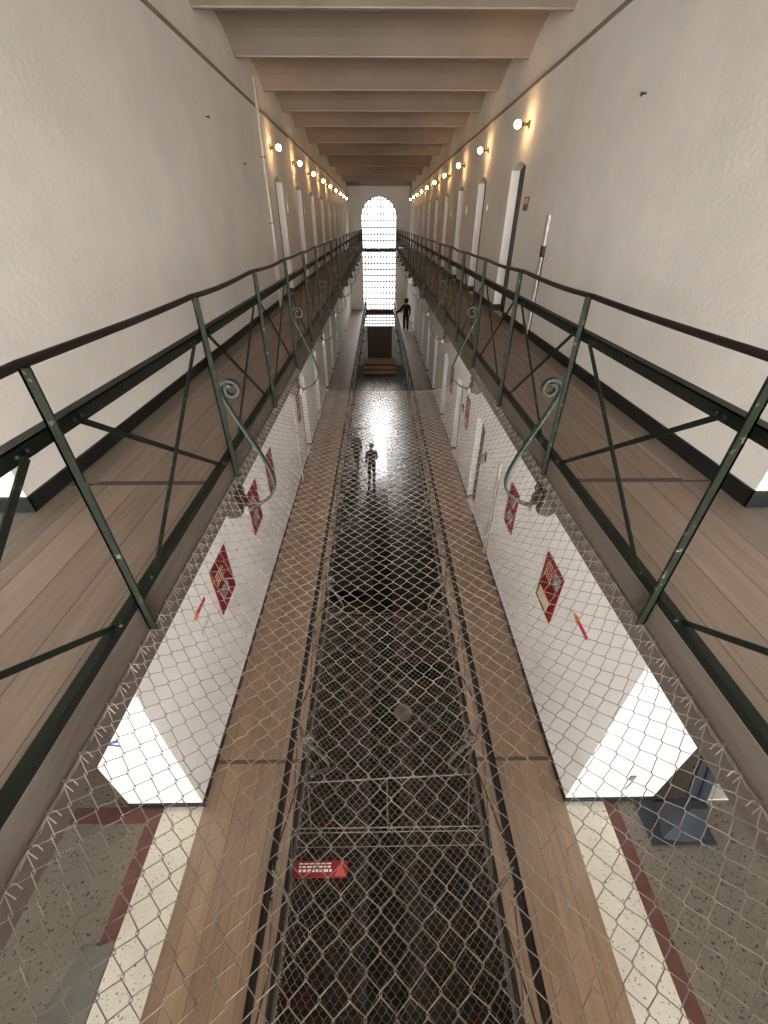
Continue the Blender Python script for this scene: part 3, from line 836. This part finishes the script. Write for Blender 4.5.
def person(label, loc, rz, H, jacket, trousers, step, armL, armR, hood=False, coat=.0):
    """local frame: faces +y, x to its right; step = fore-aft half stride; arms = (elbow, hand) offsets"""
    t = thing('person', label, 'person', loc); t.rotation_euler = (0, 0, rz); t.scale = (H/1.75,)*3
    hip = .92
    L = {}
    pts = [(0,0,hip,.13,.10), (0,0,1.10,.125,.095), (0,.01,1.30,.15,.105), (0,0,1.44,.09,.075), (0,.01,1.52,.055,.058), (0,.03,1.60,.072,.085), (0,.03,1.69,.072,.088), (0,.03,1.745,.04,.05),
           (0,.125,1.625,.012), (-.078,.03,1.63,.012,.018), (.078,.03,1.63,.012,.018)]
    ed = [(0,1),(1,2),(2,3),(3,4),(4,5),(5,6),(6,7),(5,8),(5,9),(5,10)]
    legs = {}
    for s, fy in ((-1, step), (1, -step)):
        b = len(pts)
        kb = .05 if fy >= 0 else .02
        pts += [(s*.09, 0, hip-.06, .085), (s*.095, fy*.55+kb, .50, .06), (s*.095, fy-.02, .09, .038), (s*.1, fy+.13, .035, .035, .03)]
        ed += [(0,b),(b,b+1),(b+1,b+2),(b+2,b+3)]; legs[s] = (b, pts[b:b+4])
    arms = {}
    for s, (el, ha) in ((-1, armL), (1, armR)):
        b = len(pts)
        sh = (s*.175, 0, 1.40)
        E = (s*.175+el[0], el[1], 1.40+el[2]); Hn = (s*.175+ha[0], ha[1], 1.40+ha[2])
        pts += [sh+(.055,), E+(.04,), Hn+(.026, .020)]
        ed += [(2,b),(b,b+1),(b+1,b+2)]
        d = (Vector(Hn)-Vector(E)).normalized()
        palm = Vector(Hn)+d*.06
        pts.append((palm.x, palm.y, palm.z, .030, .018)); ed.append((b+2, b+3))
        side = d.cross(Vector((1,0,0) if abs(d.x) < .8 else (0,0,1))).normalized(); curl = d.cross(side)
        if curl.x*s > 0: curl = -curl
        for k, ln in enumerate((.062, .072, .068, .052)):
            q = palm+d*.03+side*(-.027+.018*k); q2 = q+d*ln*.55; q3 = q2+d*ln*.42+curl*.022
            c = len(pts); pts += [tuple(q)+(.009,), tuple(q2)+(.0085,), tuple(q3)+(.007,)]; ed += [(b+3,c),(c,c+1),(c+1,c+2)]
        q = Vector(Hn)+d*.025+side*-.030; q2 = q+d*.03-side*.016; q3 = q2+d*.028
        c = len(pts); pts += [tuple(q)+(.011,), tuple(q2)+(.0095,), tuple(q3)+(.008,)]; ed += [(b+2,c),(c,c+1),(c+1,c+2)]
        arms[s] = (sh, E, Hn)
    body = skin('body', pts, ed, M['skin'], t)
    # jacket
    jp = [(0,0,hip-.12-coat,.165,.13), (0,0,1.10,.155,.125), (0,.0,1.30,.185,.135), (0,0,1.44,.115,.10), (0,.01,1.50,.07,.075)]
    je = [(0,1),(1,2),(2,3),(3,4)]
    for s in (-1, 1):
        b = len(jp); sh, E, Hn = arms[s]
        w = Vector(E).lerp(Vector(Hn), .92)
        jp += [sh+(.078,), E+(.060,), tuple(w)+(.044,)]; je += [(2,b),(b,b+1),(b+1,b+2)]
    jm = cloth(jacket); tm = cloth(trousers)
    skin('jacket', jp, je, jm, t)
    tp = [(0,0,hip+.10,.15,.115)]; te = []
    for s in (-1, 1):
        b = len(tp); _, q = legs[s]
        tp += [(q[0][0], q[0][1], q[0][2], .105), (q[1][0], q[1][1], q[1][2], .078), (q[2][0], q[2][1], q[2][2], .060)]
        te += [(0,b),(b,b+1),(b+1,b+2)]
    skin('trousers', tp, te, tm, t)
    for s in (-1, 1):
        q = legs[s][1]
        MB().ball((q[3][0], q[3][1]-.06, .045), .05, 12, 8, (.95, 2.7, .9)).build('shoe', M['shoe'], t, smooth=True)
    if hood:
        MB().ball((0, .01, 1.645), .118, 14, 10, (.95, 1.0, 1.2)).build('hood', jm, t, smooth=True)
    else:
        MB().ball((0, .012, 1.685), .098, 14, 10, (.92, 1.0, .92)).build('hair', M['hair'], t, smooth=True)
    return t
DN = ((-.05,-.02,-.30), (-.05,.06,-.56)); DNR = ((.05,-.02,-.30), (.05,.06,-.56))
person('person in dark hooded clothes on the right lower gallery, hand towards the railing', (1.56, 25.5, ZL), 0, 1.68, (24,22,24), (28,26,28), .07, ((-.16,.05,-.27), (-.42,.14,-.40)), DNR, True)
person('person in dark jacket standing nearer on the centre of the ground floor', (-.33, 15.1, ZG), .3, 1.74, (26,24,26), (24,23,26), .03, DN, ((.05,-.02,-.30), (-.02,.16,-.48)), False, .02)
person('person in long dark coat walking at the left of the ground floor', (-1.02, 16.3, ZG), -.2, 1.74, (34,33,36), (30,29,32), .22, DN, DNR, False, .10)

# fill lights added out of view under the upper galleries, brightening the lower walls
M['tube'] = glow('fill_tube_glow', (1.0, .95, .88, 1), 34)
def fill_strip(x, y, label):
    t = thing('fill_strip', label, 'lamp', (x, y, ZU-.22), 'added fill lights under the upper galleries')
    MB().box(-.05, .05, -.62, .62, -.05, 0).build('housing', M['plate'], t)
    MB().tube([(0,-.58,-.075), (0,.58,-.075)], .018, 10).build('tube', M['tube'], t, smooth=True)
for x, w in ((-1.40, 'left'), (1.52, 'right')):
    for i in range(4):
        fill_strip(x, 2.7+2.45*i, '%s white fill light added under the %s upper gallery' % (ORD[i], w))

# ------------------------------------------------------------------ light
world = bpy.data.worlds.new('World'); scene.world = world; world.use_nodes = True
wt = world.node_tree; bg = wt.nodes['Background']
# bright hazy sky: the sunny side of the sky lies behind the camera, the shady side beyond the far windows
tc = wt.nodes.new('ShaderNodeTexCoord'); sp = wt.nodes.new('ShaderNodeSeparateXYZ')
wt.links.new(tc.outputs['Generated'], sp.inputs[0])
def maprange(src, a, b, c, d):
    mr = wt.nodes.new('ShaderNodeMapRange'); mr.clamp = True
    wt.links.new(src, mr.inputs['Value'])
    for k, val in (('From Min', a), ('From Max', b), ('To Min', c), ('To Max', d)): mr.inputs[k].default_value = val
    return mr.outputs[0]
shade = maprange(sp.outputs[2], -.02, .42, 3.0, 27.0)      # low at the courtyard horizon, bright higher up
side = maprange(sp.outputs[1], -.5, .5, 0.0, 1.0)
mxw = wt.nodes.new('ShaderNodeMix'); mxw.data_type = 'FLOAT'; mxw.inputs[2].default_value = 41.0
wt.links.new(side, mxw.inputs[0]); wt.links.new(shade, mxw.inputs[3])
wt.links.new(mxw.outputs[0], bg.inputs['Strength'])
bg.inputs['Color'].default_value = (1.0, .985, .962, 1)
def portal(name, loc, sx, sz, facing):
    l = bpy.data.lights.new(name, 'AREA'); l.shape = 'RECTANGLE'; l.size = sx; l.size_y = sz
    l.cycles.is_portal = True
    o = bpy.data.objects.new(name, l); COL.objects.link(o); o.location = loc
    o.rotation_euler = (PI/2 if facing > 0 else -PI/2, 0, 0)
    return o
for i, (a, b) in enumerate(RWIN):
    portal('daylight_portal', (0, YB-.2, (a+b)/2), RW*2, b-a, 1)
portal('daylight_portal', (wc, YE+.3, (-1.45+ztop)/2), wr*2, ztop+1.45, -1)
portal('daylight_portal', (wc, YE+.3, (ZL+ZU)/2-.2), wr*2, ZU-ZL-.40, -1)
portal('daylight_portal', (wc, YE+.3, (ZG+2.75+ZL-.27)/2), wr*2, ZL-.27-ZG-2.75, -1)

# ------------------------------------------------------------------ camera
cd = bpy.data.cameras.new('camera'); cam = bpy.data.objects.new('camera', cd); COL.objects.link(cam)
cd.sensor_fit = 'HORIZONTAL'; cd.sensor_width = 36; cd.lens = 410/768*36; cd.clip_start = .02; cd.clip_end = 500
R = Matrix(((0.9999286357129771, 0.006898793918083188, -0.00975346726349692), (-0.011946693315904939, 0.5774235102687386, -0.8163573765868374), (0.0, 0.816415639506865, 0.5774647206268071)))
cam.matrix_world = R.to_4x4()
scene.camera = cam
scene.view_settings.view_transform = 'Standard'; scene.view_settings.look = 'None'
scene.view_settings.gamma = 1; scene.view_settings.use_curve_mapping = False
scene.view_settings.exposure = 0.35
scene.cycles.use_denoising = True
scene.cycles.max_bounces = 10; scene.cycles.diffuse_bounces = 6; scene.cycles.transparent_max_bounces = 12
scene.cycles.sample_clamp_indirect = 8
